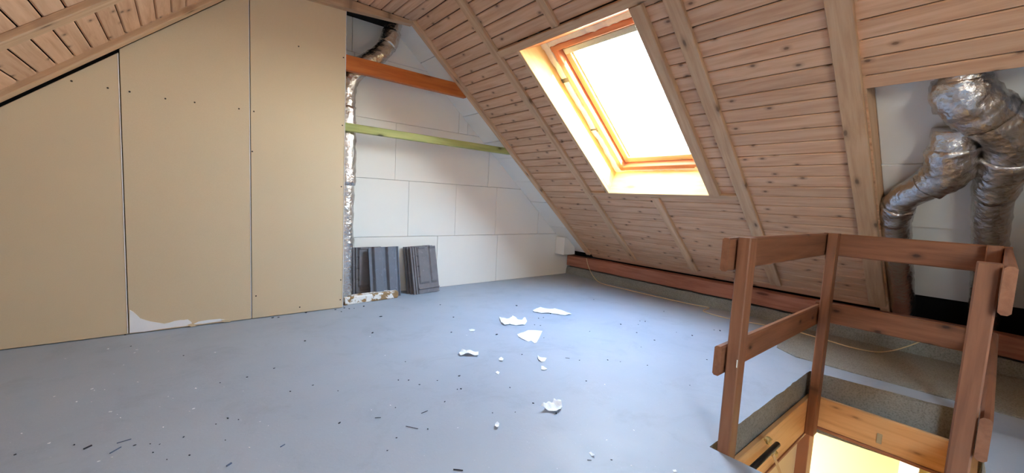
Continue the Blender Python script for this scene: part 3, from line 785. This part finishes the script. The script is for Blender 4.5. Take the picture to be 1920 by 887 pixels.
scrap('paper_scrap', [(936, 596), (944, 599), (954, 599), (961, 594), (970, 599), (979, 602), (984, 597), (988, 604), (984, 610), (968, 611), (956, 609), (946, 611), (940, 606)], 'crumpled white paper scrap with jagged top left of the printed one', 'paper', lift=.012)
ps = scrap('paper_scrap', [(970, 627), (980, 624), (990, 620), (1003, 620), (1017, 621), (1012, 632), (1006, 643), (1002, 644), (996, 639), (991, 641), (981, 637), (972, 632)], 'torn white paper scrap with faint dark print', 'paper', lift=.004)
for (x0_, x1_, y_) in ((993, 996, 624.5), (997, 1000, 624.5), (1004, 1010, 625)):
    q0, q1 = floor_at(x0_, y_), floor_at(x1_, y_); bar('print_mark', Vector((q0.x, q0.y, .0085)), Vector((q1.x, q1.y, .0085)), UY, .016, .0006, INK, ps, .0001)
scrap('paper_scrap', [(860, 664), (866, 660), (874, 662), (884, 661), (897, 661), (897, 669), (884, 668), (872, 667), (864, 669)], 'rolled white paper strip lying alone left of the other scraps', 'paper', lift=.016)
scrap('paper_scrap', [(1013, 770), (1022, 766), (1026, 760), (1034, 762), (1038, 756), (1045, 758), (1050, 757), (1054, 766), (1050, 771), (1042, 776), (1036, 774), (1025, 772)], 'crumpled white paper scrap nearest the camera', 'paper', lift=.03)
scrap('paper_scrap', [(1008, 669), (1012, 671), (1018, 674), (1025, 674), (1022, 678), (1014, 679), (1009, 675)], 'small folded white scrap, upper of the pair below the printed scrap', 'paper', lift=.01)
scrap('paper_scrap', [(1015, 687), (1019, 688), (1026, 693), (1020, 695), (1015, 694)], 'small triangular white scrap, lower of the pair below the printed scrap', 'paper')
scrap('paper_scrap', [(935, 673), (940, 671), (944, 674), (943, 678), (936, 677)], 'tiny square white scrap right of the rolled strip', 'paper')
scrap('paper_scrap', [(929, 699), (933, 697), (937, 699), (935, 703), (931, 701)], 'tiny white scrap below the square one', 'paper')
scrap('paper_scrap', [(879, 618), (884, 618), (891, 620), (889, 622), (882, 622)], 'tiny flat white scrap beyond the rolled strip', 'paper')
scrap('paper_scrap', [(928, 798), (932, 795), (936, 798), (935, 803), (931, 805), (928, 802)], 'small upright white scrap left of the nearest crumpled paper', 'paper', lift=.012)
scrap('paper_scrap', [(1104, 849), (1108, 848), (1114, 854), (1115, 857), (1109, 856)], 'small oval white scrap near the bottom, in front of the hatch', 'paper', lift=.012)
scrap('paper_scrap', [(1261, 882), (1267, 881), (1269, 885), (1263, 886)], 'tiny white scrap at the bottom edge before the hatch', 'paper')
C8 = [(518,293,10),(313,340,8),(291,433,5),(440,485,9),(452,492,6),(501,488,7),(660,452,7),(806,521,6),(829,530,6),(938,482,10),(367,546,8),(530,595,12),(577,623,6),(562,607,5),(927,580,8),(908,592,5),(782,668,7),(235,745,10),(1245,642,7),(1075,475,5),(474,832,9),(536,812,8),(1030,310,6),(103,699,9),(1195,765,6),(1165,495,5),(592,370,6),(760,303,5),(645,311,6),(655,297,9),(545,413,5),(438,547,6),(260,521,6),(765,570,5)]
white = [(a/2.556, 540+b/2.556, s_/2.556) for a, b, s_ in C8]
white += [(500+a/2.7125, 560+b/2.7125, s_/2.7) for a, b, s_ in ((630,544,9),(525,193,6),(972,658,8),(8,648,7),(533,567,6),(602,290,6),(1017,187,6),(1058,175,5))]
white += [(900+a/3.592, 640+b/3.592, s_/3.6) for a, b, s_ in ((1037,600,10),(853,666,9),(840,292,8),(1020,838,10),(520,858,6),(460,408,6))]
chips = []
def chip_mesh(seed, flat):
    rnd = random.Random(seed); n = 6; v = []
    for z in (0, flat):
        for k_ in range(n):
            a = 2*math.pi*k_/n; r = rnd.uniform(.55, 1.1); v.append((r*math.cos(a), .8*r*math.sin(a), z*rnd.uniform(.6, 1.2)))
    f = [tuple(range(n-1, -1, -1)), tuple(range(n, 2*n))]+[(k_, (k_+1) % n, n+(k_+1) % n, n+k_) for k_ in range(n)]
    me = bpy.data.meshes.new('chip'); me.from_pydata(v, [], f); me.update(); return me
WM = [chip_mesh(i, .5) for i in range(4)]; DM = [chip_mesh(10+i, .8) for i in range(4)]
for m_ in WM: m_.materials.append(GYP)
for m_ in DM: m_.materials.append(DIRT)
def put(me, px, py, size, name, label, cat, group, stretch=1.0, ang=None):
    q = floor_at(px, py); dist = (q-CAM).dot(_f); r = size*.5*dist/FPX
    o = link(name, me); a = random.uniform(0, 6.28) if ang is None else ang
    o.matrix_world = Matrix.Translation((q.x, q.y, .0004)) @ Matrix.Rotation(a, 4, 'Z') @ Matrix.Diagonal((r*stretch, r/max(1, stretch*.4), r*.6, 1))
    tag(o, label, cat, group); return o
for i, (px, py, sz) in enumerate(white):
    put(WM[i % 4], px, py, sz*1.15, 'plaster_chip', 'tiny white plaster chip on the floor in front of the brown panels' if px < 470 else 'tiny white plaster chip on the open floor around the paper scraps', 'plaster chip', 'white plaster chips before the panels' if px < 470 else 'white plaster chips in mid floor', random.uniform(1, 1.6))
darks = [(a/2.556, 540+b/2.556, s_/2.556) for a, b, s_ in ((645,755,9),(733,790,8),(880,325,7),(908,803,9),(1092,625,8),(881,715,8),(1143,632,7),(72,800,10),(1184,428,7),(628,280,6),(600,225,9),(670,213,7),(720,748,6),(765,750,6),(1080,730,6),(1055,455,6),(800,823,6),(355,753,8),(1035,653,6))]
darks += [(500+a/2.7125, 560+b/2.7125, s_/2.7) for a, b, s_ in ((195,216,10),(120,473,9),(235,441,8),(371,633,12),(363,470,6),(538,175,10),(614,773,8),(670,415,8),(722,416,8),(777,438,7),(705,322,6),(980,394,11),(988,460,10),(970,462,7),(905,525,8),(655,555,7),(950,95,8),(580,92,9),(868,417,7),(939,172,8),(820,664,8),(660,709,7),(38,355,8),(350,57,8),(380,67,7),(395,48,8),(420,52,7),(445,50,6),(493,40,10),(200,72,9),(30,98,11),(60,96,8),(883,32,6))]
darks += [(900+a/3.592, 640+b/3.592, s_/3.6) for a, b, s_ in ((283,90,8),(670,128,8),(860,127,11),(945,139,7),(1127,163,8),(202,313,10),(358,418,13),(715,268,9),(85,483,8),(237,478,8),(1528,125,10),(1413,297,7),(885,800,10),(512,487,12),(1085,40,7))]
darks += [(840+a/3.696, 560+b/3.696, s_/3.7) for a, b, s_ in ((475,50,12),(337,250,14),(38,130,8),(628,137,9),(662,132,8),(600,182,7),(640,187,8),(665,272,7),(910,428,8),(512,387,8),(473,165,10),(711,105,12))]
darks += [(1040+a/4.033, 420+b/4.033, s_/4) for a, b, s_ in ((500,760,12),(685,738,10),(645,735,8),(632,762,7),(620,823,10),(1040,845,13),(825,662,8),(265,813,8),(295,573,8),(1250,808,14),(1205,803,8),(755,880,12),(920,820,7))]
for i, (px, py, sz) in enumerate(darks):
    put(DM[i % 4], px, py, sz*1.1, 'dirt_crumb', 'tiny dark dirt crumb on the floor in front of the brown panels' if px < 690 else ('tiny dark dirt crumb on the floor left of the paper scraps' if px < 900 else 'tiny dark dirt crumb on the floor between the paper scraps and the railing'), 'crumb', 'dirt crumbs before the panels' if px < 690 else ('dirt crumbs left of the scraps' if px < 900 else 'dirt crumbs towards the railing'), random.uniform(1, 1.7))
def splinter(p, q, label, mat, wd=.004):
    a, b = floor_at(*p, .002), floor_at(*q, .002)
    wd *= .55
    o = bar('wood_splinter', a, b, UZ, wd*.8, wd, mat, None, .0006); tag(o, label, 'splinter', 'thin splinters on the floor'); return o
splinter((157, 842), (172, 835), 'thick dark splinter at lower left of the floor', DIRT, .009)
splinter((206, 850), (227, 838), 'blue-grey splinter at lower left, lower of the two parallel ones', BLUE, .006)
splinter((219, 831), (246, 823), 'blue-grey splinter at lower left, upper of the two parallel ones', BLUE, .005)
splinter((425, 874), (434, 868), 'short blue-grey splinter at the bottom edge', BLUE, .009)
splinter((761, 799), (784, 804), 'long curved grey splinter in the middle foreground', DIRT, .004)
splinter((790, 775), (802, 770), 'dark splinter above the long grey one', DIRT, .004)
splinter((703, 783.5), (714, 783), 'dark splinter left of the long grey one', DIRT, .004)
splinter((850, 880), (868, 882), 'dark splinter at the bottom edge left of the small scrap', DIRT, .006)
splinter((526, 838), (534, 833), 'short bluish splinter in the left foreground', BLUE, .006)
splinter((1060, 671), (1068, 672), 'small dark splinter right of the small folded scraps', DIRT, .004)
splinter((1101, 862.5), (1109, 863), 'small dark splinter in front of the oval scrap', DIRT, .004)
